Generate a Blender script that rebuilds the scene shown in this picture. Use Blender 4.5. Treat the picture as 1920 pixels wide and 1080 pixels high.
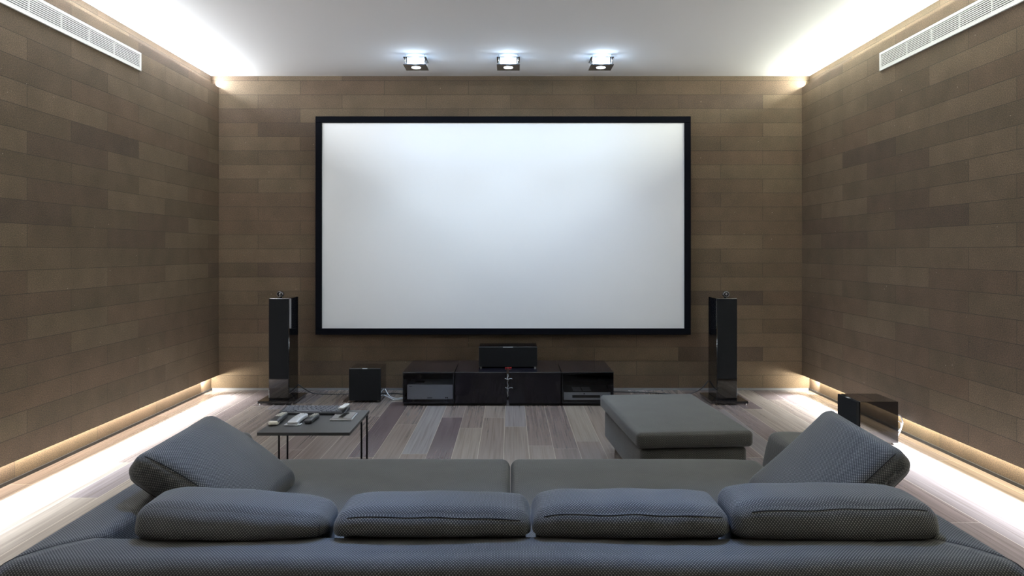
import bpy, bmesh, math, random
from mathutils import Vector, Matrix, Quaternion
random.seed(7)
R = math.radians
scene = bpy.context.scene
col = scene.collection
for o in list(bpy.data.objects):
    bpy.data.objects.remove(o)

# ------------------------------------------------------------------ camera, view, lights
H = 1.48                 # eye height
F = 1307.0               # focal length in pixels of a 1920 px wide frame
cd = bpy.data.cameras.new('camera'); cam = bpy.data.objects.new('camera', cd); col.objects.link(cam)
cam.location = (0, 0, H); cam.rotation_euler = (R(90), 0, 0)
cd.sensor_width = 36; cd.lens = 36 * F / 1920
cd.shift_x = 3 / 1920; cd.shift_y = -68 / 1920
cd.clip_start = .02
scene.camera = cam
vs = scene.view_settings
vs.view_transform = 'Standard'; vs.look = 'None'; vs.exposure = -0.15; vs.gamma = 1; vs.use_curve_mapping = False

w = bpy.data.worlds.new('world'); scene.world = w; w.use_nodes = True
w.node_tree.nodes['Background'].inputs[0].default_value = (.5, .55, .6, 1)
w.node_tree.nodes['Background'].inputs[1].default_value = .0

def area(name, loc, rot, sx, sy, power, color, spread=180):
    l = bpy.data.lights.new(name, 'AREA'); l.shape = 'RECTANGLE'; l.size = sx; l.size_y = sy
    l.energy = power; l.color = color; l.spread = R(spread)
    o = bpy.data.objects.new(name, l); col.objects.link(o); o.location = loc; o.rotation_euler = rot
    return o
def spot(name, loc, target, power, color, angle, blend, radius=.03):
    l = bpy.data.lights.new(name, 'SPOT'); l.energy = power; l.color = color
    l.spot_size = R(angle); l.spot_blend = blend; l.shadow_soft_size = radius
    o = bpy.data.objects.new(name, l); col.objects.link(o); o.location = loc
    d = Vector(target) - Vector(loc); o.rotation_euler = d.to_track_quat('-Z', 'Y').to_euler()
    return o
WBACK = 7.46             # screen wall
WREAR = -1.6             # wall behind the viewer
XP = 3.12                # face of the side panelling
XW = 3.20                # wall behind the panelling
CEIL = 3.36
PT, PB = 3.24, .16       # top and bottom of the panelling
LEN = WBACK - WREAR
MID = (WBACK + WREAR) / 2
COOL = (.66, .82, 1.0)
for s, c_top, c_low in ((-1, (.92, .96, 1.0), (1, .88, .70)), (1, (.95, .985, .86), (1, .90, .66))):
    # cove strips lying on top of the panelling
    area('cove_light', (s * 3.150, MID, 3.256), (R(180), R(-s * 58), 0), .02, LEN - .02, 250, c_top)
    # strips tucked under the panelling: one washing the recess, one thrown out on the floor
    area('recess_light', (s * 3.165, MID, .166), (0, R(-s * 20), 0), .02, LEN - .06, 70, c_low)
    area('floor_wash_light', (s * 3.125, MID - .1, .150), (0, R(s * 60), 0), .02, LEN - .36, 235, (.80, .90, 1.0), 60)
for s in (-1, 1):                               # added fill at each recess end, brightens the screen wall's bottom row
    area('recess_end_fill', (s * 3.165, 7.20, .150), (R(90), 0, 0), .03, .012, 6, (1, .94, .80))
SPOTX = (-.911, -.02, .875)
SPOTY = 6.74
for x in SPOTX:
    spot('ceiling_spot', (x, SPOTY, 3.24), (x, SPOTY - .8, 0), 125, COOL, 105, 1.0)
    spot('ceiling_spot_spill', (x, SPOTY, 3.24), (x, SPOTY + .15, 0), 26, (.45, .68, 1.0), 166, 1.0)
for x in SPOTX:                                 # the next row of spots, above the seats
    spot('ceiling_spot_seating', (x * 1.2, 4.0, 3.24), (x * 1.25, 2.15, .5), 330, (.32, .52, 1.0), 44, .9, .04)

# ------------------------------------------------------------------ materials
def mat(name):
    m = bpy.data.materials.new(name); m.use_nodes = True
    nt = m.node_tree
    return m, nt, nt.nodes['Principled BSDF']
def simple(name, c, rough=.5, metal=0, coat=0, spec=.5, noise=0, nscale=40):
    m, nt, b = mat(name)
    b.inputs['Base Color'].default_value = (*c, 1)
    b.inputs['Roughness'].default_value = rough; b.inputs['Metallic'].default_value = metal
    b.inputs['Coat Weight'].default_value = coat; b.inputs['Coat Roughness'].default_value = .03
    b.inputs['Specular IOR Level'].default_value = spec
    if noise:
        N = nt.nodes; L = nt.links
        tc = N.new('ShaderNodeTexCoord'); nz = N.new('ShaderNodeTexNoise'); nz.inputs['Scale'].default_value = nscale
        L.new(tc.outputs['Object'], nz.inputs['Vector'])
        bp = N.new('ShaderNodeBump'); bp.inputs['Strength'].default_value = noise; bp.inputs['Distance'].default_value = .002
        L.new(nz.outputs['Fac'], bp.inputs['Height']); L.new(bp.outputs['Normal'], b.inputs['Normal'])
    return m
def math_n(nt, op, a, b=None, c=None):
    n = nt.nodes.new('ShaderNodeMath'); n.operation = op
    for i, v in enumerate((a, b, c)):
        if v is None: continue
        if isinstance(v, (int, float)): n.inputs[i].default_value = v
        else: nt.links.new(v, n.inputs[i])
    return n.outputs[0]
def ramp(nt, fac, stops):
    n = nt.nodes.new('ShaderNodeValToRGB'); e = n.color_ramp.elements
    while len(e) < len(stops): e.new(.5)
    for i, (p, c) in enumerate(stops):
        e[i].position = p; e[i].color = (*c, 1)
    nt.links.new(fac, n.inputs[0]); return n.outputs[0]
def mixc(nt, t, fac, a, b):
    n = nt.nodes.new('ShaderNodeMix'); n.data_type = 'RGBA'; n.blend_type = t
    for i, v in ((0, fac), (6, a), (7, b)):
        if isinstance(v, (int, float)): n.inputs[i].default_value = v
        elif isinstance(v, tuple): n.inputs[i].default_value = (*v, 1)
        else: nt.links.new(v, n.inputs[i])
    return n.outputs[2]

def tile_material(name, axis, shift):
    m, nt, b = mat(name); N = nt.nodes; L = nt.links
    tc = N.new('ShaderNodeTexCoord'); sp = N.new('ShaderNodeSeparateXYZ'); L.new(tc.outputs['Object'], sp.inputs[0])
    u = math_n(nt, 'ADD', sp.outputs[axis], 9.0 - shift)
    v = math_n(nt, 'ADD', sp.outputs['Z'], .30 - .16)
    cb = N.new('ShaderNodeCombineXYZ'); L.new(u, cb.inputs[0]); L.new(v, cb.inputs[1])
    br = N.new('ShaderNodeTexBrick'); L.new(cb.outputs[0], br.inputs['Vector'])
    br.offset = .5; br.offset_frequency = 2; br.squash = 1
    br.inputs['Scale'].default_value = 1; br.inputs['Brick Width'].default_value = .9; br.inputs['Row Height'].default_value = .15
    br.inputs['Mortar Size'].default_value = .0022; br.inputs['Mortar Smooth'].default_value = .2; br.inputs['Bias'].default_value = 0
    br.inputs['Color1'].default_value = (0, 0, 0, 1); br.inputs['Color2'].default_value = (1, 1, 1, 1)
    br.inputs['Mortar'].default_value = (.5, .5, .5, 1)
    tint = ramp(nt, br.outputs['Color'], [(0, (.072, .053, .039)), (.3, (.101, .072, .049)), (.55, (.086, .065, .044)), (.8, (.115, .086, .058)), (1, (.099, .076, .051))])
    n1 = N.new('ShaderNodeTexNoise'); n1.inputs['Scale'].default_value = 150; n1.inputs['Detail'].default_value = 3; n1.inputs['Roughness'].default_value = .7
    L.new(tc.outputs['Object'], n1.inputs['Vector'])
    sp1 = ramp(nt, n1.outputs['Fac'], [(.33, (.55, .55, .55)), (.5, (1, 1, 1)), (.66, (1.65, 1.55, 1.35))])
    n2 = N.new('ShaderNodeTexNoise'); n2.inputs['Scale'].default_value = 4.5; n2.inputs['Detail'].default_value = 6
    L.new(tc.outputs['Object'], n2.inputs['Vector'])
    sp2 = ramp(nt, n2.outputs['Fac'], [(.3, (.86, .87, .86)), (.7, (1.12, 1.1, 1.1))])
    c = mixc(nt, 'MULTIPLY', 1.0, tint, sp1); c = mixc(nt, 'MULTIPLY', 1.0, c, sp2)
    vo = N.new('ShaderNodeTexVoronoi'); vo.inputs['Scale'].default_value = 8.5; L.new(tc.outputs['Object'], vo.inputs['Vector'])
    chip = math_n(nt, 'LESS_THAN', vo.outputs['Distance'], .030)
    c = mixc(nt, 'MIX', math_n(nt, 'MULTIPLY', chip, .45), c, (.55, .48, .38))
    c = mixc(nt, 'MIX', br.outputs['Fac'], c, (.052, .040, .028))
    L.new(c, b.inputs['Base Color']); b.inputs['Roughness'].default_value = .8; b.inputs['Specular IOR Level'].default_value = .25
    hgt = math_n(nt, 'SUBTRACT', math_n(nt, 'MULTIPLY', n1.outputs['Fac'], .35), math_n(nt, 'MULTIPLY', br.outputs['Fac'], 1.2))
    bp = N.new('ShaderNodeBump'); bp.inputs['Strength'].default_value = .55; bp.inputs['Distance'].default_value = .003
    L.new(hgt, bp.inputs['Height']); L.new(bp.outputs['Normal'], b.inputs['Normal'])
    return m
M_back = tile_material('cork_tile_screen_wall', 'X', 0)
M_left = tile_material('cork_tile_left_wall', 'Y', 0)
M_right = tile_material('cork_tile_right_wall', 'Y', .695)

def floor_material():
    m, nt, b = mat('wood_floor'); N = nt.nodes; L = nt.links
    tc = N.new('ShaderNodeTexCoord'); sp = N.new('ShaderNodeSeparateXYZ'); L.new(tc.outputs['Object'], sp.inputs[0])
    PW, PL = .187, 1.85
    x = math_n(nt, 'ADD', sp.outputs['X'], 20 * PW + .05)
    row = math_n(nt, 'FLOOR', math_n(nt, 'DIVIDE', x, PW))
    wn = N.new('ShaderNodeTexWhiteNoise'); wn.noise_dimensions = '1D'; L.new(row, wn.inputs['W'])
    y = math_n(nt, 'ADD', math_n(nt, 'ADD', sp.outputs['Y'], 20.0), math_n(nt, 'MULTIPLY', wn.outputs['Value'], PL))
    brk = math_n(nt, 'FLOOR', math_n(nt, 'DIVIDE', y, PL))
    cb = N.new('ShaderNodeCombineXYZ'); L.new(row, cb.inputs[0]); L.new(brk, cb.inputs[1])
    w2 = N.new('ShaderNodeTexWhiteNoise'); w2.noise_dimensions = '2D'; L.new(cb.outputs[0], w2.inputs['Vector'])
    tint = ramp(nt, w2.outputs['Value'], [(0, (.098, .074, .076)), (.2, (.190, .152, .126)), (.4, (.132, .100, .092)), (.6, (.225, .188, .152)), (.8, (.155, .122, .116)), (1, (.190, .172, .168))])
    fx = math_n(nt, 'FRACT', math_n(nt, 'DIVIDE', x, PW)); fy = math_n(nt, 'FRACT', math_n(nt, 'DIVIDE', y, PL))
    ex = math_n(nt, 'MULTIPLY', math_n(nt, 'MINIMUM', fx, math_n(nt, 'SUBTRACT', 1, fx)), PW)
    ey = math_n(nt, 'MULTIPLY', math_n(nt, 'MINIMUM', fy, math_n(nt, 'SUBTRACT', 1, fy)), PL)
    e = math_n(nt, 'MINIMUM', ex, ey)
    gap = math_n(nt, 'LESS_THAN', e, .0012)
    # grain: stretched noise that differs from board to board
    mp = N.new('ShaderNodeCombineXYZ')
    L.new(math_n(nt, 'ADD', math_n(nt, 'MULTIPLY', sp.outputs['X'], 75), math_n(nt, 'MULTIPLY', w2.outputs['Value'], 90)), mp.inputs[0])
    L.new(math_n(nt, 'MULTIPLY', sp.outputs['Y'], 1.3), mp.inputs[1]); L.new(math_n(nt, 'MULTIPLY', w2.outputs['Value'], 40), mp.inputs[2])
    nz = N.new('ShaderNodeTexNoise'); nz.inputs['Scale'].default_value = 1; nz.inputs['Detail'].default_value = 5; nz.inputs['Distortion'].default_value = .15
    L.new(mp.outputs[0], nz.inputs['Vector'])
    g = ramp(nt, nz.outputs['Fac'], [(.28, (.76, .74, .72)), (.5, (1, 1, 1)), (.72, (1.18, 1.18, 1.17))])
    c = mixc(nt, 'MULTIPLY', 1.0, tint, g)
    c = mixc(nt, 'MIX', gap, c, (.42, .35, .28))
    L.new(c, b.inputs['Base Color'])
    L.new(math_n(nt, 'ADD', math_n(nt, 'MULTIPLY', nz.outputs['Fac'], .12), .17), b.inputs['Roughness'])
    bp = N.new('ShaderNodeBump'); bp.inputs['Strength'].default_value = .12; bp.inputs['Distance'].default_value = .001
    L.new(math_n(nt, 'SUBTRACT', nz.outputs['Fac'], math_n(nt, 'MULTIPLY', gap, 2)), bp.inputs['Height']); L.new(bp.outputs['Normal'], b.inputs['Normal'])
    return m
M_floor = floor_material()

def fabric_material(name, dark, light, period=.0102):
    m, nt, b = mat(name); N = nt.nodes; L = nt.links
    uv = N.new('ShaderNodeUVMap'); uv.uv_map = 'UVMap'
    sp = N.new('ShaderNodeSeparateXYZ'); L.new(uv.outputs[0], sp.inputs[0])
    k = 2 * math.pi / period
    a = math_n(nt, 'MULTIPLY', math_n(nt, 'SINE', math_n(nt, 'MULTIPLY', sp.outputs[0], k)), math_n(nt, 'SINE', math_n(nt, 'MULTIPLY', sp.outputs[1], k)))
    dot = N.new('ShaderNodeMapRange'); dot.inputs[1].default_value = -.05; dot.inputs[2].default_value = .75; dot.interpolation_type = 'SMOOTHSTEP'
    L.new(a, dot.inputs[0])
    tc = N.new('ShaderNodeTexCoord')
    nz = N.new('ShaderNodeTexNoise'); nz.inputs['Scale'].default_value = 7; nz.inputs['Detail'].default_value = 4; L.new(tc.outputs['Object'], nz.inputs['Vector'])
    vr = ramp(nt, nz.outputs['Fac'], [(.3, (.86, .86, .86)), (.7, (1.1, 1.1, 1.1))])
    c = mixc(nt, 'MIX', dot.outputs[0], dark, light)
    c = mixc(nt, 'MULTIPLY', 1.0, c, vr)
    L.new(c, b.inputs['Base Color']); b.inputs['Roughness'].default_value = .75
    b.inputs['Sheen Weight'].default_value = .15; b.inputs['Sheen Roughness'].default_value = .4
    bp = N.new('ShaderNodeBump'); bp.inputs['Strength'].default_value = .5; bp.inputs['Distance'].default_value = .0015
    L.new(dot.outputs[0], bp.inputs['Height']); L.new(bp.outputs['Normal'], b.inputs['Normal'])
    return m
M_fab = fabric_material('grey_woven_fabric', (.0085, .0087, .0082), (.178, .174, .156))
M_seam = simple('dark_seam_thread', (.012, .012, .012), .9)

M_ceil = simple('white_ceiling_paint', (.78, .78, .78), .9, noise=.05)
M_black = simple('matte_black', (.010, .010, .011), .7, spec=.15)
M_grille = simple('speaker_cloth', (.010, .011, .013), .85, spec=.15, noise=.4, nscale=900)
M_gloss = simple('gloss_black_lacquer', (.006, .006, .007), .06, coat=1)
M_cab = simple('dark_cabinet_lacquer', (.010, .009, .014), .12, coat=.6)
M_cabin = simple('cabinet_interior', (.03, .03, .035), .5)
M_chrome = simple('chrome', (.8, .8, .82), .12, metal=1)
M_steel = simple('dark_steel', (.22, .22, .24), .3, metal=1)
M_alu = simple('brushed_aluminium', (.70, .71, .72), .4, metal=.25)
M_silver = simple('silver_plastic', (.66, .68, .72), .35, metal=.3)
M_white = simple('white_enamel', (.80, .81, .79), .45)
M_vdark = simple('vent_inside_black', (.015, .015, .017), .9)
M_cream = simple('cream_plastic', (.75, .74, .66), .4)
M_dplast = simple('dark_plastic', (.025, .027, .032), .35)
M_key = simple('keycap_grey', (.15, .16, .19), .5)
M_tab = simple('table_lacquer', (.045, .045, .046), .42)
M_red = simple('red_plastic', (.4, .02, .02), .4)
M_wire = simple('pale_wire', (.62, .64, .68), .4)
M_dwire = simple('black_cable', (.02, .02, .022), .5)
M_skirt = simple('dark_skirting', (.018, .018, .02), .5)
M_skirt2 = simple('grey_metal_skirting', (.20, .21, .23), .4, metal=.3)
M_screen = simple('projection_screen_vinyl', (.83, .845, .86), .85, spec=.2)
M_velvet = simple('black_velvet_border', (.003, .0035, .006), .9, spec=.08)
M_pane_dark = simple('dark_glass_door', (.008, .008, .013), .12, coat=.2, spec=.35)
M_mirror = simple('smoked_mirror', (.30, .33, .38), .1, metal=.9)

def glass_material(name, tint, gloss):
    m, nt, b = mat(name); N = nt.nodes; L = nt.links
    tr = N.new('ShaderNodeBsdfTransparent'); tr.inputs[0].default_value = (*tint, 1)
    gl = N.new('ShaderNodeBsdfGlossy'); gl.inputs['Roughness'].default_value = .04
    fr = N.new('ShaderNodeFresnel'); fr.inputs[0].default_value = 1.5
    mx = N.new('ShaderNodeMixShader'); L.new(math_n(nt, 'MULTIPLY', fr.outputs[0], gloss), mx.inputs[0])
    L.new(tr.outputs[0], mx.inputs[1]); L.new(gl.outputs[0], mx.inputs[2])
    L.new(mx.outputs[0], N['Material Output'].inputs[0]); return m
M_tint = glass_material('tinted_door_glass', (.82, .85, .90), .7)
M_clear = glass_material('clear_glass', (.93, .96, .98), 1.5)
def frost_material(name):
    m, nt, b = mat(name); N = nt.nodes; L = nt.links
    tr = N.new('ShaderNodeBsdfTransparent'); tl = N.new('ShaderNodeBsdfTranslucent'); tl.inputs[0].default_value = (.85, .9, .95, 1)
    df = N.new('ShaderNodeBsdfDiffuse'); df.inputs[0].default_value = (.85, .9, .95, 1)
    a = N.new('ShaderNodeMixShader'); a.inputs[0].default_value = .35; L.new(tl.outputs[0], a.inputs[1]); L.new(df.outputs[0], a.inputs[2])
    c = N.new('ShaderNodeMixShader'); c.inputs[0].default_value = .5; L.new(tr.outputs[0], c.inputs[1]); L.new(a.outputs[0], c.inputs[2])
    L.new(c.outputs[0], N['Material Output'].inputs[0]); return m
M_frost = frost_material('frosted_glass')
def emis(name, c, s):
    m, nt, b = mat(name); b.inputs['Base Color'].default_value = (*c, 1)
    b.inputs['Emission Color'].default_value = (*c, 1); b.inputs['Emission Strength'].default_value = s; return m
M_lamp = emis('spot_lamp_glow', (.82, .92, 1.0), 22)
M_capsule = emis('lamp_capsule_glow', (.82, .92, 1.0), 5)

# ------------------------------------------------------------------ builders
def link(name, me, m=None, parent=None, smooth=False):
    o = bpy.data.objects.new(name, me); col.objects.link(o)
    if m: me.materials.append(m)
    if parent: o.parent = parent
    if smooth:
        for p in me.polygons: p.use_smooth = True
    return o
def from_bm(name, bm, m, parent=None, smooth=False):
    bmesh.ops.recalc_face_normals(bm, faces=bm.faces)
    me = bpy.data.meshes.new(name); bm.to_mesh(me); bm.free()
    return link(name, me, m, parent, smooth)
def thing(name, label, cat, loc=(0, 0, 0), rz=0, group=None):
    o = bpy.data.objects.new(name, None); col.objects.link(o); o.location = loc; o.rotation_euler = (0, 0, rz)
    o.empty_display_size = .1
    return tag(o, label, cat, group)
def tag(o, label, cat, group=None):
    o['label'] = label; o['category'] = cat
    if group: o['group'] = group
    return o
def struct(o): o['kind'] = 'structure'; return o
def bx(bm, x0, x1, y0, y1, z0, z1, bev=0, seg=2):
    r = bmesh.ops.create_cube(bm, size=1)
    vs_ = r['verts']
    for v in vs_:
        v.co = Vector(((x0 + x1) / 2 + v.co.x * (x1 - x0), (y0 + y1) / 2 + v.co.y * (y1 - y0), (z0 + z1) / 2 + v.co.z * (z1 - z0)))
    if bev:
        es = list({e for v in vs_ for e in v.link_edges})
        bmesh.ops.bevel(bm, geom=es, offset=bev, segments=seg, profile=.5, affect='EDGES')
def box(name, dims, m, parent=None, bev=0, seg=2):
    bm = bmesh.new(); bx(bm, *dims, bev=bev, seg=seg)
    return from_bm(name, bm, m, parent)
def boxes(name, lst, m, parent=None, bev=0):
    bm = bmesh.new()
    for d in lst: bx(bm, *d, bev=bev)
    return from_bm(name, bm, m, parent)
def cyl(bm, a, b, r, n=16, r2=None):
    a = Vector(a); b = Vector(b); d = b - a
    res = bmesh.ops.create_cone(bm, cap_ends=True, segments=n, radius1=r, radius2=r if r2 is None else r2, depth=d.length)
    q = Vector((0, 0, 1)).rotation_difference(d.normalized()).to_matrix().to_4x4()
    bmesh.ops.transform(bm, matrix=Matrix.Translation((a + b) / 2) @ q, verts=res['verts'])
def ball(bm, c, r, s=(1, 1, 1), n=16):
    res = bmesh.ops.create_uvsphere(bm, u_segments=n, v_segments=n // 2 + 2, radius=r)
    for v in res['verts']: v.co = Vector((c[0] + v.co.x * s[0], c[1] + v.co.y * s[1], c[2] + v.co.z * s[2]))
def catmull(P, n=8):
    P = [Vector(p) for p in P]; Q = [P[0] * 2 - P[1]] + P + [P[-1] * 2 - P[-2]]; out = []
    for i in range(1, len(Q) - 2):
        p0, p1, p2, p3 = Q[i - 1:i + 3]
        for k in range(n):
            t = k / n
            out.append(.5 * ((2 * p1) + (p2 - p0) * t + (2 * p0 - 5 * p1 + 4 * p2 - p3) * t * t + (3 * p1 - p0 - 3 * p2 + p3) * t ** 3))
    out.append(P[-1]); return out
def tube_bm(bm, P, r, n=8):
    rings = []; prev = None
    for i, p in enumerate(P):
        d = (P[min(i + 1, len(P) - 1)] - P[max(i - 1, 0)]).normalized()
        a = prev if prev is not None else (Vector((0, 0, 1)) if abs(d.z) < .9 else Vector((1, 0, 0)))
        u = (a - d * a.dot(d)).normalized(); v = d.cross(u); prev = u
        rings.append([bm.verts.new(p + (u * math.cos(2 * math.pi * k / n) + v * math.sin(2 * math.pi * k / n)) * r) for k in range(n)])
    for A, B in zip(rings, rings[1:]):
        for k in range(n): bm.faces.new((A[k], A[(k + 1) % n], B[(k + 1) % n], B[k]))
    bm.faces.new(rings[0]); bm.faces.new(rings[-1][::-1])
def tube(name, P, r, m, parent=None, smoothpath=True, n=8):
    bm = bmesh.new(); tube_bm(bm, catmull(P) if smoothpath else [Vector(p) for p in P], r, n)
    return from_bm(name, bm, m, parent, True)

def soft_map(size, r, bulge, deform=None):
    hx, hy, hz = (s / 2 for s in size)
    def f(p):                                   # p on the surface of the cube [-1,1]^3
        q = Vector((p[0] * hx, p[1] * hy, p[2] * hz))
        c = Vector((max(-hx + r, min(hx - r, q.x)), max(-hy + r, min(hy - r, q.y)), max(-hz + r, min(hz - r, q.z))))
        d = q - c
        if d.length > 1e-9:
            d = d * (r / d.length) if d.length > 1e-9 else d
            q = c + d
        a = [abs(p[i]) for i in range(3)]
        for i in range(3):
            j, k = (i + 1) % 3, (i + 2) % 3
            q[i] += p[i] * bulge[i] * (1 - a[j] ** 2.6) * (1 - a[k] ** 2.6)
        return deform(q, p) if deform else q
    return f
def spaced(L_, r, n):                           # parameter values, denser near the rounded ends
    h = L_ / 2; e = min(.45, r / h)
    out = [-1 + e * (1 - math.cos(math.pi / 2 * i / 5)) if 0 else -1 + e * (i / 5) for i in range(6)]
    mid = [-1 + e + (2 - 2 * e) * i / n for i in range(1, n)]
    return out + mid + [-v for v in reversed(out)]
def soft_box(name, size, r, bulge, m, parent=None, deform=None, n=(16, 10, 8), uvrot=0.0):
    f = soft_map(size, r, bulge, deform)
    g = [spaced(size[i], r, n[i]) for i in range(3)]
    bm = bmesh.new(); uvl = bm.loops.layers.uv.new('UVMap'); cache = {}
    cs, sn = math.cos(uvrot), math.sin(uvrot)
    def vert(p):
        k = tuple(round(x, 5) for x in p)
        if k not in cache: cache[k] = bm.verts.new(f(p))
        return cache[k]
    for ax in range(3):
        j, k = (ax + 1) % 3, (ax + 2) % 3
        for s in (-1, 1):
            for a in range(len(g[j]) - 1):
                for b in range(len(g[k]) - 1):
                    ps = []
                    for (ia, ib) in ((a, b), (a + 1, b), (a + 1, b + 1), (a, b + 1)):
                        p = [0, 0, 0]; p[ax] = s; p[j] = g[j][ia]; p[k] = g[k][ib]; ps.append(p)
                    if s < 0: ps.reverse()
                    try: fc = bm.faces.new([vert(p) for p in ps])
                    except ValueError: continue
                    for lp, p in zip(fc.loops, ps):
                        U = p[j] * size[j] / 2; V = p[k] * size[k] / 2
                        lp[uvl].uv = (U * cs - V * sn + 5, U * sn + V * cs + 5)
    return from_bm(name, bm, m, parent, True), f
def seam(name, f, pts, parent, r=.0022, m=None):
    P = [f(p) for p in pts]
    bm = bmesh.new(); tube_bm(bm, P, r, 6)
    return from_bm(name, bm, m or M_seam, parent, True)
def lin(p, q, n=24): return [[p[i] + (q[i] - p[i]) * t / n for i in range(3)] for t in range(n + 1)]

# ------------------------------------------------------------------ room shell
T = .2
struct(box('floor', (-XW - T, XW + T, WREAR - T, WBACK + T, -.1, 0), M_floor))
struct(box('ceiling', (-XW - T, XW + T, WREAR - T, WBACK + T, CEIL, CEIL + .1), M_ceil))
struct(box('wall_back', (-XW - T, XW + T, WBACK, WBACK + T, 0, CEIL), M_back))
struct(box('wall_front', (-XW - T, XW + T, WREAR - T, WREAR, 0, CEIL), M_back))
for s, nm, m in ((-1, 'left', M_left), (1, 'right', M_right)):
    a, b = sorted((s * XW, s * (XW + T))); c, d = sorted((s * XP, s * (XP + .035)))
    e, f_ = sorted((s * (XP + .03), s * (XW + .01)))
    o = boxes('wall_' + nm, [(a, b, WREAR, WBACK, 0, CEIL), (c, d, WREAR, WBACK, PB, PT), (e, f_, WREAR, WBACK, PB + .012, PT - .04)], m); struct(o)
    a, b = sorted((s * (XW - .012), s * XW))
    struct(box('baseboard_' + nm, (a, b, WREAR, WBACK, 0, .022), M_skirt))
struct(box('baseboard_back', (-XW + .012, XW - .012, WBACK - .008, WBACK, 0, .022), M_skirt2))

# ------------------------------------------------------------------ screen
t = thing('projection_screen', 'large white projection screen in a wide black frame on the tiled wall', 'screen', (-.077, WBACK, .6))
def loc(o, r):                                  # keep world coordinates under a placed empty
    o.parent = r; o.matrix_parent_inverse = Matrix.Identity(4); return o
sx, sz = 3.98, 2.315
b_ = .066
boxes('frame', [(-sx / 2, sx / 2, -.075, -.002, 0, b_), (-sx / 2, sx / 2, -.075, -.002, sz - b_, sz), (-sx / 2, -sx / 2 + b_, -.075, -.002, b_, sz - b_), (sx / 2 - b_, sx / 2, -.075, -.002, b_, sz - b_)], M_velvet, t, bev=.004)
box('screen_surface', (-sx / 2 + b_ * .9, sx / 2 - b_ * .9, -.055, -.045, b_ * .9, sz - b_ * .9), M_screen, t)

# ------------------------------------------------------------------ air vents
for s, nm in ((-1, 'left'), (1, 'right')):
    y0, y1 = 3.25, 5.87
    t = thing('air_vent', 'long white slatted air vent high on the %s tiled wall' % nm, 'vent', (s * XP, (y0 + y1) / 2, 3.0), R(90) if s > 0 else R(-90), 'slatted air vents on the side walls')
    # local: x along the vent, -y... room side is +y for right wall rotated 90 -> (-x world)
    hl = (y1 - y0) / 2
    fr = .022
    boxes('frame', [(-hl, hl, .001, .014, 0, fr), (-hl, hl, .001, .014, .152 - fr, .152), (-hl, -hl + fr, .001, .014, fr, .152 - fr), (hl - fr, hl, .001, .014, fr, .152 - fr)], M_white, t, bev=.002)
    box('backing', (-hl + .01, hl - .01, .0005, .002, .01, .142), M_vdark, t)
    for k in range(8):
        bm = bmesh.new(); bx(bm, -hl + fr, hl - fr, -.001, .002, -.0036, .0036)
        bmesh.ops.transform(bm, matrix=Matrix.Translation((0, .008, fr + (k + .5) * (.152 - 2 * fr) / 8)), verts=bm.verts)
        from_bm('slat', bm, M_white, t)
    x = hl - .395
    while x > -hl + .1:
        xx = x * s
        box('divider', (xx - .002, xx + .002, .002, .0125, fr, .152 - fr), M_white, t)
        x -= .3235

# ------------------------------------------------------------------ ceiling spot fixtures
names = ('left of the three', 'middle of the three', 'right of the three')
def spot_fixture(x, y, label, group):
    t = thing('ceiling_spotlight', label, 'spotlight', (x, y, CEIL), 0, group)
    boxes('mounting_plate', [(-.055, .055, -.055, .055, -.012, 0)], M_chrome, t, bev=.002)
    # glass plate close to the ceiling and its lower smoked-mirror plate
    boxes('upper_glass_plate', [(-.11, .11, -.11, .11, -.030, -.024)], M_clear, t, bev=.001)
    boxes('glass_box', [(-.075, .075, -.078, -.074, -.093, -.030), (-.075, .075, .074, .078, -.093, -.030), (-.078, -.074, -.074, .074, -.093, -.030), (.074, .078, -.074, .074, -.093, -.030)], M_frost, t)
    bm = bmesh.new()
    # square plate with a round hole
    n = 32; out = []; inn = []
    for k in range(n):
        a = 2 * math.pi * k / n; c, s_ = math.cos(a), math.sin(a); q = .11 / max(abs(c), abs(s_))
        out.append((c * q, s_ * q)); inn.append((c * .046, s_ * .046))
    V = [[bm.verts.new((px, py, z)) for (px, py) in ring] for ring, z in ((out, -.100), (inn, -.100), (inn, -.093), (out, -.093))]
    for i in range(4):
        A, B = V[i], V[(i + 1) % 4]
        for k in range(n): bm.faces.new((A[k], A[(k + 1) % n], B[(k + 1) % n], B[k]))
    from_bm('lower_plate', bm, M_mirror, t)
    for sx_ in (-1, 1):
        for sy_ in (-1, 1):
            bm = bmesh.new(); cyl(bm, (sx_ * .092, sy_ * .092, -.093), (sx_ * .092, sy_ * .092, 0), .004, 10); from_bm('post', bm, M_chrome, t, True)
    bm = bmesh.new(); cyl(bm, (0, 0, -.09), (0, 0, -.03), .040, 24, .02); from_bm('lamp_housing', bm, M_capsule, t, True)
    bm = bmesh.new(); ball(bm, (0, 0, -.098), .043, (1, 1, .25), 24); from_bm('lamp', bm, M_lamp, t, True)
    return t
for x, nm in zip(SPOTX, names):
    spot_fixture(x, SPOTY, 'square glass ceiling spotlight with a lit lamp, %s above the screen' % nm, 'ceiling spotlights above the screen')
for x in SPOTX:                                 # light that leaves through the glass sides and grazes the ceiling
    l = bpy.data.lights.new('halo_light', 'POINT'); l.energy = 16; l.color = COOL; l.shadow_soft_size = .015
    o = bpy.data.objects.new('halo_light', l); col.objects.link(o); o.location = (x, SPOTY - .06, CEIL - .052)

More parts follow.
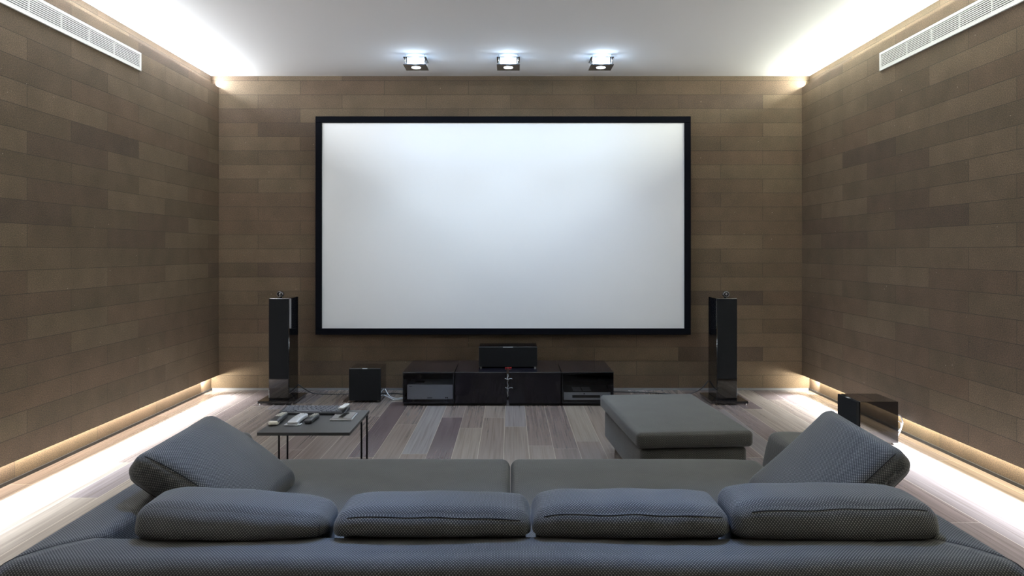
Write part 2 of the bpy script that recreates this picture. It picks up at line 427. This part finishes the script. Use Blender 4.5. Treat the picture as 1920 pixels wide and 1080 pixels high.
# ------------------------------------------------------------------ floor-standing speakers
def tower(x, label):
    t = thing('floor_speaker', label, 'speaker', (x, 6.72, 0), 0, 'floor speakers beside the screen')
    box('base_plate', (-.178, .178, 0, .42, .014, .038), M_gloss, t, bev=.003)
    for px in (-.155, .155):
        for py in (.02, .40):
            bm = bmesh.new(); cyl(bm, (px, py, 0), (px, py, .014), .011, 14); from_bm('foot', bm, M_chrome, t, True)
    box('cabinet', (-.100, .100, .092, .385, .038, 1.024), M_gloss, t, bev=.006, seg=3)
    box('grille', (-.094, .094, .078, .091, .240, 1.020), M_grille, t, bev=.004)
    box('front_panel', (-.096, .096, .084, .0915, .041, .236), M_gloss, t, bev=.002)
    bm = bmesh.new(); cyl(bm, (0, .15, 1.024), (0, .15, 1.036), .012, 16); tw = from_bm('tweeter_mount', bm, M_black, t, True)
    # bullet shaped tweeter pod
    bm = bmesh.new(); prof = [(.112, .027), (.116, .031), (.13, .032), (.16, .029), (.19, .022), (.22, .012), (.245, .003)]
    rings = [[bm.verts.new((math.cos(2 * math.pi * k / 24) * r, y, 1.063 + math.sin(2 * math.pi * k / 24) * r)) for k in range(24)] for y, r in prof]
    for A, B in zip(rings, rings[1:]):
        for k in range(24): bm.faces.new((A[k], A[(k + 1) % 24], B[(k + 1) % 24], B[k]))
    bm.faces.new(rings[0]); bm.faces.new(rings[-1])
    tp = from_bm('tweeter', bm, M_gloss, t, True)
    bm = bmesh.new()
    res = [[bm.verts.new((math.cos(2 * math.pi * k / 28) * (.026 + .003 * math.cos(2 * math.pi * j / 8)), .110 + .003 * math.sin(2 * math.pi * j / 8), 1.063 + math.sin(2 * math.pi * k / 28) * (.026 + .003 * math.cos(2 * math.pi * j / 8)))) for j in range(8)] for k in range(28)]
    for k in range(28):
        for j in range(8): bm.faces.new((res[k][j], res[(k + 1) % 28][j], res[(k + 1) % 28][(j + 1) % 8], res[k][(j + 1) % 8]))
    from_bm('tweeter_ring', bm, M_steel, tp, True)
    bm = bmesh.new(); ball(bm, (0, .111, 1.063), .011, (1, .5, 1)); from_bm('tweeter_dome', bm, M_steel, tp, True)
    return t
tower(-2.262, 'tall black tower speaker on a plinth, left of the screen')
tower(2.117, 'tall black tower speaker on a plinth, right of the screen')

# ------------------------------------------------------------------ subwoofers
def subwoofer(locn, rz, label):
    t = thing('subwoofer', label, 'subwoofer', locn, rz, 'black cube subwoofers')
    W, D_, Hh = .309, .31, .316
    box('cabinet', (-W / 2, W / 2, .016, D_, .016, .016 + Hh), M_gloss, t, bev=.003, seg=2)
    box('grille', (-W / 2 + .001, W / 2 - .001, -.012, .013, .018, .014 + Hh), M_grille, t, bev=.003)
    box('badge', (-.024, .024, -.010, .010, .0145 + Hh, .0165 + Hh), M_alu, t, bev=.0005)
    for px in (-.125, .125):
        for py in (.03, .28):
            bm = bmesh.new(); cyl(bm, (px, py, 0), (px, py, .016), .010, 14); from_bm('foot', bm, M_chrome, t, True)
    return t
subwoofer((-1.430, 6.848, 0), 0, 'black cube subwoofer between the left tower speaker and the low cabinets')
subwoofer((2.66, 5.49, 0), R(-90), 'glossy black cube subwoofer turned sideways near the right wall')

# ------------------------------------------------------------------ media cabinets
YF, YB = 6.693, 7.42
CH = .323
def cabinet(x0, x1, label, kind):
    t = thing('media_cabinet', label, 'cabinet', ((x0 + x1) / 2, YF, 0), 0, 'row of low dark media cabinets')
    h = (x1 - x0) / 2; d = YB - YF
    boxes('body', [(-h, h, .012, d, CH - .018, CH), (-h, h, .012, d, .022, .034), (-h, -h + .012, .012, d, .034, CH - .018), (h - .012, h, .012, d, .034, CH - .018), (-h + .012, h - .012, d - .008, d, .034, CH - .018)], M_cab, t)
    box('plinth', (-h + .01, h - .01, .02, d - .02, 0, .022), M_black, t)
    dr = box('door', (-h + .002, h - .002, 0, .007, .024, CH - .006), M_tint if kind == 'glass' else M_pane_dark, t, bev=.001)
    if kind == 'glass': dr['label'] = 'see-through tinted glass door'
    box('top_edge_strip', (-h, h, -.001, .012, CH - .005, CH + .001), M_mirror, t)
    return t
cabinet(-1.035, -.541, 'low dark media cabinet with glass door showing a silver amplifier, leftmost of four', 'glass')
cabinet(-.531, -.036, 'low dark media cabinet with a plain black door, second of four from the left', 'solid')
cabinet(-.016, .484, 'low dark media cabinet with a plain black door, third of four from the left', 'solid')
cabinet(.494, .993, 'low dark media cabinet with glass door showing a disc player, rightmost of four', 'glass')

# amplifier
t = thing('amplifier', 'silver amplifier inside the leftmost low cabinet', 'amplifier', (-.775, 6.755, .034))
box('case', (-.222, .222, .008, .30, .018, .158), M_silver, t, bev=.005, seg=3)
box('front_panel', (-.226, .226, -.002, .008, .016, .158), M_alu, t, bev=.002)
boxes('top_opening', [(-.17, -.075, .10, .19, .1575, .1595)], M_black, t, bev=.0009)
box('front_badge', (-.205, -.178, -.003, -.002, .140, .144), M_dplast, t)
for x in (-.028, -.016, -.004, .008): box('button', (x, x + .008, -.003, -.002, .026, .036), M_dplast, t)
for x in (-.16, -.095): box('indicator', (x, x + .010, -.003, -.002, .028, .031), M_dplast, t)
for x in (.145, .160): box('button', (x, x + .010, -.004, -.002, .026, .038), M_black, t)
for px in (-.17, .15):
    for py in (.03, .26):
        bm = bmesh.new(); cyl(bm, (px, py, 0), (px, py, .018), .012, 16); from_bm('foot', bm, M_chrome, t, True)
# disc player
t = thing('disc_player', 'slim silver disc player inside the rightmost low cabinet', 'disc player', (.745, 6.76, .034))
box('case', (-.222, .222, .008, .36, .010, .084), M_dplast, t, bev=.003)
box('front_panel', (-.226, .226, -.002, .008, .008, .084), M_alu, t, bev=.002)
box('tray_slot', (-.145, .125, -.004, -.001, .030, .056), M_black, t, bev=.0008)
bm = bmesh.new(); cyl(bm, (-.03, -.006, .070), (-.03, -.001, .070), .006, 16); from_bm('button', bm, M_black, t, True)
boxes('top_window', [(-.13, -.045, .06, .26, .0838, .0855), (-.037, .048, .06, .26, .0838, .0855)], M_silver, t, bev=.0007)
for px in (-.19, .19):
    for py in (.03, .30):
        bm = bmesh.new(); cyl(bm, (px, py, 0), (px, py, .010), .012, 16); from_bm('foot', bm, M_black, t, True)

# centre speaker
t = thing('centre_speaker', 'wide black centre speaker standing on the two middle cabinets', 'speaker', (-.024, 6.927, CH + .001))
box('cabinet', (-.2915, .2915, .015, .30, .010, .210), M_gloss, t, bev=.004)
box('grille', (-.289, .289, -.001, .014, .012, .206), M_grille, t, bev=.003)
box('badge', (-.05, .05, .000, .012, .2055, .2085), M_alu, t, bev=.0006)
for px in (-.27, .27):
    for py in (.02, .28):
        bm = bmesh.new(); cyl(bm, (px, py, 0), (px, py, .010), .009, 12); from_bm('foot', bm, M_alu, t, True)

# ------------------------------------------------------------------ cables
def cable(P, r, m, label, group=None): return tag(tube('cable', P, r, m), label, 'cable', group)
cable([(-2.165, 7.10, .13), (-2.10, 7.14, .07), (-2.02, 7.18, .02), (-1.85, 7.22, .006), (-1.62, 7.22, .006), (-1.50, 7.20, .006), (-1.36, 7.24, .006), (-1.2, 7.25, .006), (-1.05, 7.20, .006)], .006, M_dwire, 'dark speaker cable running along the floor from the left tower speaker')
cable([(2.01, 7.08, .17), (1.96, 7.10, .10), (1.88, 7.13, .04), (1.76, 7.18, .008), (1.5, 7.28, .006), (1.2, 7.34, .006), (1.0, 7.36, .006)], .006, M_dwire, 'dark speaker cable running along the floor from the right tower speaker')
for k, (dz, dy, nm) in enumerate(((.0, 0, 'rear'), (.0, -.06, 'front'))):
    cable([(-1.27, 7.06 + dy, .09 - .05 * k), (-1.22, 7.02 + dy, .03), (-1.16, 7.0 + dy, .007), (-1.10, 7.03 + dy, .006), (-1.04, 7.10 + dy, .006)], .005, M_wire, 'pale cable lying between the left subwoofer and cabinets, %s of two' % nm)
# wires hanging in the slot between the middle cabinets
P = []
for k in range(15): P.append((-.026 + .004 * math.sin(k * 2.1), 6.70 + .010 * math.cos(k * 1.3), .30 - k * .0155))
cable(P, .0028, M_wire, 'thin pale wire tangled in the gap between the middle cabinets')
for z, dx, nm in ((.262, .0, 'upper'), (.175, .004, 'lower')):
    o = tube('cable_tie', [(-.052 + dx, 6.682, z + .004), (-.026, 6.674, z - .003), (.004 + dx, 6.683, z + .003), (.018 + dx, 6.686, z - .003)], .0018, M_wire, n=6)
    tag(o, nm + ' pale cable tie sticking out between the two middle cabinets', 'cable tie', 'cable ties between the middle cabinets')
cable([(-.05, 6.915, .3285), (-.03, 6.890, .330), (-.01, 6.905, .329), (.01, 6.93, .3285)], .004, M_red, 'short red wire under the front of the centre speaker')
# white lead of the right subwoofer
cable([(2.974, 5.43, .20), (3.03, 5.43, .205), (3.06, 5.44, .15), (3.045, 5.46, .08), (3.0, 5.48, .075), (2.974, 5.48, .08)], .005, M_wire, 'white looped lead behind the right subwoofer, upper of two')
cable([(2.974, 5.40, .17), (3.02, 5.40, .16), (3.035, 5.42, .10), (3.02, 5.44, .04), (3.04, 5.50, .006), (3.08, 5.62, .006)], .004, M_wire, 'thin white lead dropping to the floor behind the right subwoofer')

# ------------------------------------------------------------------ side table and what lies on it
TZ = .45
t = thing('side_table', 'small square dark side table with thin black rod legs beside the sofa', 'table', (-1.18, 4.25, 0))
box('tabletop', (-.264, .264, -.28, .28, TZ - .018, TZ), M_tab, t, bev=.0015)
for px in (-.256, .256):
    for py in (.075, .24):
        bm = bmesh.new(); cyl(bm, (px, py, .006), (px, py, TZ - .018), .006, 12); from_bm('leg', bm, M_black, t, True)
bm = bmesh.new()
for px in (-.256, .256): cyl(bm, (px, -.25, .006), (px, .246, .006), .006, 12)
cyl(bm, (-.256, .24, .006), (.256, .24, .006), .006, 12); cyl(bm, (-.256, .075, .006), (.256, .075, .006), .006, 12)
from_bm('floor_frame', bm, M_black, t, True)

def place(o, x, y, z, rz): o.location = (x, y, z); o.rotation_euler = (0, 0, R(rz)); return o
# keyboard
t = thing('keyboard', 'black computer keyboard with grey keys at the back of the side table', 'keyboard', (-1.252, 4.462, TZ), R(-1))
bm = bmesh.new(); bx(bm, -.21, .21, -.068, .068, .002, .016, bev=.003)
for v in bm.verts:
    if v.co.z > .009: v.co.z += (v.co.y + .068) * .09
from_bm('case', bm, M_dplast, t)
rowsk = [15, 14, 14, 13, 12, 8]
for r_, cnt in enumerate(rowsk):
    y = .052 - r_ * .0205; z = .017 + (y + .068) * .09
    wsum = .385; x = -.195
    for k in range(cnt):
        wk = wsum / cnt
        if cnt == 8: wk = [.028, .028, .028, .17, .028, .028, .034, .041][k]
        bm = bmesh.new(); bx(bm, x + .0016, x + wk - .0016, y - .0085, y + .0085, z - .003, z + .006)
        for v in bm.verts:
            if v.co.z > z: v.co.x += (x + wk / 2 - v.co.x) * .18; v.co.y += (y - v.co.y) * .18
        from_bm('key', bm, M_key, t); x += wk
# slim white remote lying over the keyboard's right end
t = thing('remote_control', 'slim white remote lying on the right end of the keyboard', 'remote control', (-1.062, 4.465, TZ + .038), R(-6))
box('case', (-.017, .017, -.072, .055, 0, .010), M_white, t, bev=.004, seg=3)
bm = bmesh.new(); cyl(bm, (0, .028, .0095), (0, .028, .0108), .010, 20); from_bm('button', bm, M_silver, t, True)

def remote(label, x, y, rz, L_, W_, Hh, mc, mb, nrow, ncol, mtip=None, bulgy=False):
    t = thing('remote_control', label, 'remote control', (x, y, TZ), R(rz))
    def df(q, p):
        q.x *= 1 - .16 * (q.y / (L_ / 2)) * (1 if bulgy else .3)
        q.z += .004 * (1 - (q.y / (L_ / 2)) ** 2) + Hh / 2 + .001
        return q
    o, f = soft_box('case', (W_, L_, Hh), Hh * .38, (0, 0, .002), mc, t, df, (6, 10, 3))
    for r_ in range(nrow):
        for c_ in range(ncol):
            v = -.10 + r_ * (.95 / max(1, nrow - 1)) if nrow > 1 else 0
            v = min(v, .86); u = (c_ - (ncol - 1) / 2) * .5
            p = f((u, v, 1)); bm = bmesh.new(); bx(bm, p.x - W_ * .085, p.x + W_ * .085, p.y - .0042, p.y + .0042, p.z - .001, p.z + .0022, bev=.0008); from_bm('button', bm, mb, t)
    if mtip:
        def d2(q, p): q.y -= L_ / 2 - .018; q.z += Hh / 2 + .0005; return q
        tp, _ = soft_box('end_cap', (W_ * 1.14, .042, Hh * .95), Hh * .4, (0, .004, 0), mtip, t, d2, (6, 4, 3)); tp['label'] = 'cream rounded end cap'
    return t
remote('black remote with pale keys and a cream rounded end, leftmost on the side table', -1.405, 4.235, -1, .215, .052, .028, M_dplast, M_cream, 7, 3, M_cream, True)
t = remote('wide silver remote on the side table, between the cream-ended and the small dark one', -1.288, 4.23, -2, .215, .060, .024, M_silver, M_white, 3, 3, None, False)
box('cradle', (-.050, .046, -.108, -.065, .0005, .006), M_silver, t, bev=.002)
remote('short dark remote with pale keys, right of the wide silver remote', -1.208, 4.25, -3, .165, .044, .022, M_dplast, M_cream, 4, 3)
t = thing('tablet', 'small tablet with dark glass and silver rim at the right of the side table', 'tablet', (-1.035, 4.335, TZ), R(1))
box('case', (-.068, .068, -.09, .09, 0, .009), M_silver, t, bev=.0035, seg=3)
box('glass', (-.062, .062, -.082, .084, .009, .0135), M_gloss, t, bev=.002, seg=2)
boxes('case_edge', [(-.066, .066, -.088, -.083, .0085, .0125)], M_chrome, t, bev=.001)

# ------------------------------------------------------------------ ottoman
t = thing('ottoman', 'rectangular grey woven ottoman with a thick top cushion in front of the sofa', 'ottoman', (1.078, 4.76, 0), R(4))
def up(dz, dx=0, dy=0):
    def g(q, p): q.x += dx; q.y += dy; q.z += dz; return q
    return g
soft_box('base', (.66, 1.08, .215), .028, (.008, .008, 0), M_fab, t, up(.182), (10, 16, 5))
c, f = soft_box('top_cushion', (.72, 1.14, .098), .030, (.004, .006, .008), M_fab, t, up(.345), (14, 20, 4))
for px in (-.29, .29):
    for py in (-.42, .42):
        b = box('foot', (px - .012, px + .012, py - .10, py + .10, .0, .075), M_chrome, t, bev=.003)

# ------------------------------------------------------------------ sofa
sofa = thing('sofa', 'wide low grey woven sofa seen from behind, with broad arms and back', 'sofa', (0, 2.93, 0))
SY = 2.93
ARMT = .52
# back and arms: one upholstered profile carried round a U, mitred at the corners
OX, OY, WD, AF = 1.60, 2.145, .228, 3.745
def profile():
    P = []; z0 = .075; r1, r2 = .062, .045
    def arc(cx, cz, r, a0, a1, n=8): return [(cx + r * math.cos(R(a0 + (a1 - a0) * i / n)), cz + r * math.sin(R(a0 + (a1 - a0) * i / n))) for i in range(n + 1)]
    P += [(.05, z0), (.012, z0 + .006), (.002, z0 + .03), (-.004, .2), (-.006, .33)]
    P += [(q[0] - .003 , q[1]) for q in arc(r1, ARMT - r1, r1, 180, 90)]
    P += [(.09, ARMT + .003), (.12, ARMT + .004), (.15, ARMT + .003)]
    P += arc(WD - r2, ARMT - r2, r2, 90, 0)
    P += [(WD + .012, .44), (WD + .028, .36), (WD + .04, .25), (WD + .04, z0)]
    return P
PR = profile()
CUM = [0]
for p, q in zip(PR, PR[1:]): CUM.append(CUM[-1] + math.dist(p, q))
def sweep(name, rings_uv):
    bm = bmesh.new(); uvl = bm.loops.layers.uv.new('UVMap'); rings = [[bm.verts.new(c) for c, _ in rg] for rg in rings_uv]
    for i in range(len(rings) - 1):
        for k in range(len(PR) - 1):
            ids = ((i, k), (i + 1, k), (i + 1, k + 1), (i, k + 1))
            fc = bm.faces.new([rings[a][b_] for a, b_ in ids])
            for lp, (a, b_) in zip(fc.loops, ids): lp[uvl].uv = rings_uv[a][b_][1]
    for rg, src in ((rings[0], rings_uv[0]), (rings[-1], rings_uv[-1])):
        fc = bm.faces.new(rg)
        for lp in fc.loops: lp[uvl].uv = (lp.vert.co.x + lp.vert.co.y, lp.vert.co.z)
    return from_bm(name, bm, M_fab, sofa, True)
N_ = 60
rg = []
for i in range(N_ + 1):
    t_ = i / N_ * 2 - 1; row = []
    for (a, z), c in zip(PR, CUM):
        x = t_ * (OX - a); e = max(0, min(1, (z - .35) / .17)); wv = (1 - abs(t_) ** 8) * e
        row.append((Vector((x, OY + a - SY - .004 * wv * math.sin(x * 4.1), z + wv * .004 * math.sin(x * 6.3 + .8))), (x + 5, c + 5)))
    rg.append(row)
sweep('back', rg)
for s in (-1, 1):
    rg = []; n_ = 30; rr = .04
    for i in range(n_ + 1):
        t_ = i / n_
        rg.append([(Vector((s * (OX - a), OY + a + t_ * (AF - rr - OY - a) - SY, z)), (a * 0 + OY + a + t_ * (AF - rr - OY - a) + 5, c + 5)) for (a, z), c in zip(PR, CUM)])
    for j in range(1, 7):                       # rounded front end
        an = math.pi / 2 * j / 6; ins = rr * (1 - math.cos(an)); y = AF - rr + rr * math.sin(an)
        row = []
        for (a, z), c in zip(PR, CUM):
            ca = WD / 2; cz = .3
            row.append((Vector((s * (OX - (ca + (a - ca) * (1 - ins / .114))), y - SY, cz + (z - cz) * (1 - ins / .22))), (y + 5, c + 5)))
        rg.append(row)
    sweep('arm', rg)
    P = [(s * (OX - a), OY + a - SY, z + .0002) for (a, z) in PR[5:25]]
    bm = bmesh.new(); tube_bm(bm, [Vector(p) for p in P], .0013, 6); from_bm('seam', bm, M_seam, sofa, True)
# seats
for s in (-1, 1):
    def d_seat(q, p, s=s):
        # rounder outer front corner, soft crown
        t_ = max(0, (q.y - .35) / .32)
        if s * q.x > .45 and t_ > 0: q.y -= .035 * ((s * q.x - .45) / .2) ** 2 * t_
        q.x += s * .656; q.z += .075 + .315 / 2; q.y += 3.03 - SY
        return q
    soft_box('seat', (1.309, 1.34, .315), .045, (0, 0, .010), M_fab, sofa, d_seat, (24, 24, 6))
box('underframe', (-1.50, 1.50, -.70, .70, .045, .085), M_black, sofa)
for px in (-1.42, 0, 1.42):
    for py in (-.62, .62):
        box('foot', (px - .03, px + .03, py - .03, py + .03, 0, .05), M_chrome, sofa, bev=.002)

# ------------------------------------------------------------------ back cushions
def bolster(label, x0, x1, yc, ztop, dy, rollz=0, yaw=0, lean=0, left_taper=0, right_taper=0, seampos=.5, wob=0, droop=0):
    L_ = x1 - x0; Hh = ztop - .392
    t = thing('back_cushion', label, 'cushion', ((x0 + x1) / 2, yc, .392), R(yaw), 'back cushions along the sofa back')
    def df(q, p):
        x = q.x / (L_ / 2)
        if left_taper and x < 0: q.z *= 1 - left_taper * (-x) ** 6; q.y *= 1 - .3 * (-x) ** 5
        if right_taper and x > 0: q.z *= 1 - right_taper * x ** 6; q.y *= 1 - .3 * x ** 5
        q.z += Hh / 2
        # soft sag and wrinkles toward the ends
        k = q.z / Hh
        q.z -= k * (droop * (x + 1) / 2) + k * .010 * abs(x) ** 4
        q.y += (.5 - k) * math.tan(R(lean)) * Hh * 0
        q.y += wob * .004 * math.sin(11 * x + 3 * k) * max(0, abs(x) - .45) * 2
        q.z += wob * .0014 * math.sin(9 * x + 1.2) * k
        if p[1] < 0: q.y -= .0012 * wob * math.sin(14 * x + 5 * k)
        # the upper half rests out over the sofa back, its lower corners rounded off
        zz = q.z + .392; t0 = max(0, min(1, (zz - .505) / .032)); t0 = t0 * t0 * (3 - 2 * t0)
        q.y -= .042 * t0 * (.5 - .5 * q.y / (dy / 2) if abs(q.y) < dy / 2 else (1 if q.y < 0 else 0))
        if zz > .56: q.y += .034 * min(1.4, (zz - .55) / .08) ** 1.3 * max(0, min(1, .5 - q.y / dy))
        q.y += .050 * (1 - t0) * max(0, min(1, .5 - q.y / dy))
        q.x *= 1 - .045 * (1 - t0) * abs(x) ** 8
        return q
    o, f = soft_box('cover', (L_, dy, Hh), .038, (.006, .014, .010), M_fab, t, df, (32, 8, 10))
    return t, f
t, f = bolster('leftmost back cushion, its end seam turned right and its top sloping down', -1.262, -.618, 2.44, .640, .215, left_taper=.10, right_taper=.05, wob=1, droop=.045, yaw=1.5)
seam('seam', f, lin((.93, -1.0, .80), (.93, -1.0, -.5)), t)
t, f = bolster('grey back cushion just left of the sofa middle, with a slanting top seam', -.594, .066, 2.462, .606, .205, wob=1)
seam('seam', f, [[x, -1.0, .93 - .045 * (x + 1)] for x in [-.86 + 1.76 * k / 40 for k in range(41)]], t)
t, f = bolster('grey back cushion just right of the sofa middle, with creased corners', .079, .738, 2.462, .614, .21, wob=1.5)
seam('seam', f, [[x, -1.0, .92 - .03 * (x + 1)] for x in [-.90 + 1.82 * k / 40 for k in range(41)]], t)
t, f = bolster('rightmost back cushion, longest and tallest, with a pointed outer end', .752, 1.450, 2.45, .634, .22, wob=1.2, right_taper=.22, droop=-.006, yaw=-1)
seam('seam', f, [[x, -1.0, .84 + .04 * (x + 1)] for x in [-.84 + 1.70 * k / 40 for k in range(41)]], t)

# ------------------------------------------------------------------ big throw cushions leaning on the arms
def throw(label, A, B, C, thick, side, sag=0, pinch=0):
    """A,B: top edge (far, near); C: lower far corner; face corners of the upper cover."""
    A, B, C = Vector(A), Vector(B), Vector(C)
    e1 = (A - B); e2 = (C - A); L1, L2 = e1.length, e2.length
    e1.normalize(); e2 = (e2 - e1 * e2.dot(e1)).normalized()
    n = e1.cross(e2)
    if n.z < 0: n = -n
    cen = (A + B) / 2 + e2 * L2 / 2 - n * thick / 2
    t = thing('throw_cushion', label, 'cushion', cen, 0, 'large throw cushions in the sofa corners')
    def df(q, p):
        # local x along e1 (depth), y along e2 (down the lean), z along n
        x, y = q.x / (L1 / 2), q.y / (L2 / 2)
        q.z *= 1 - pinch * (x * x * y * y)
        if q.z < 0: q.z *= 1 - .78 * (max(0, y + 1) / 2) ** 1.5      # squashed thin where it sits on the seat
        q.z -= sag * (1 - y * y) * (1 - .1 * x) if p[2] > 0 else 0
        q.x *= 1 - .05 * (1 - y * y); q.y *= 1 - .04 * (1 - x * x)
        return e1 * q.x + e2 * q.y + n * q.z
    o, f = soft_box('cover', (L1, L2, thick), min(.055, thick * .40), (.002, .002, .030), M_fab, t, df, (22, 18, 6))
    # seams round the near edge of both faces
    for z in (1, -1):
        seam('seam', f, [[-.955, y, z] for y in [-.93 + 1.86 * k / 30 for k in range(31)]], t, .0018)
    return t
throw('large grey throw cushion leaning on the left arm of the sofa', (-1.405, 3.29, .750), (-1.410, 2.64, .735), (-.975, 3.25, .445), .155, -1, sag=0, pinch=.3)
throw('large grey throw cushion with a peaked corner leaning on the right arm of the sofa', (1.435, 3.22, .800), (1.465, 2.63, .760), (1.045, 3.24, .445), .165, 1, sag=.04, pinch=.45)
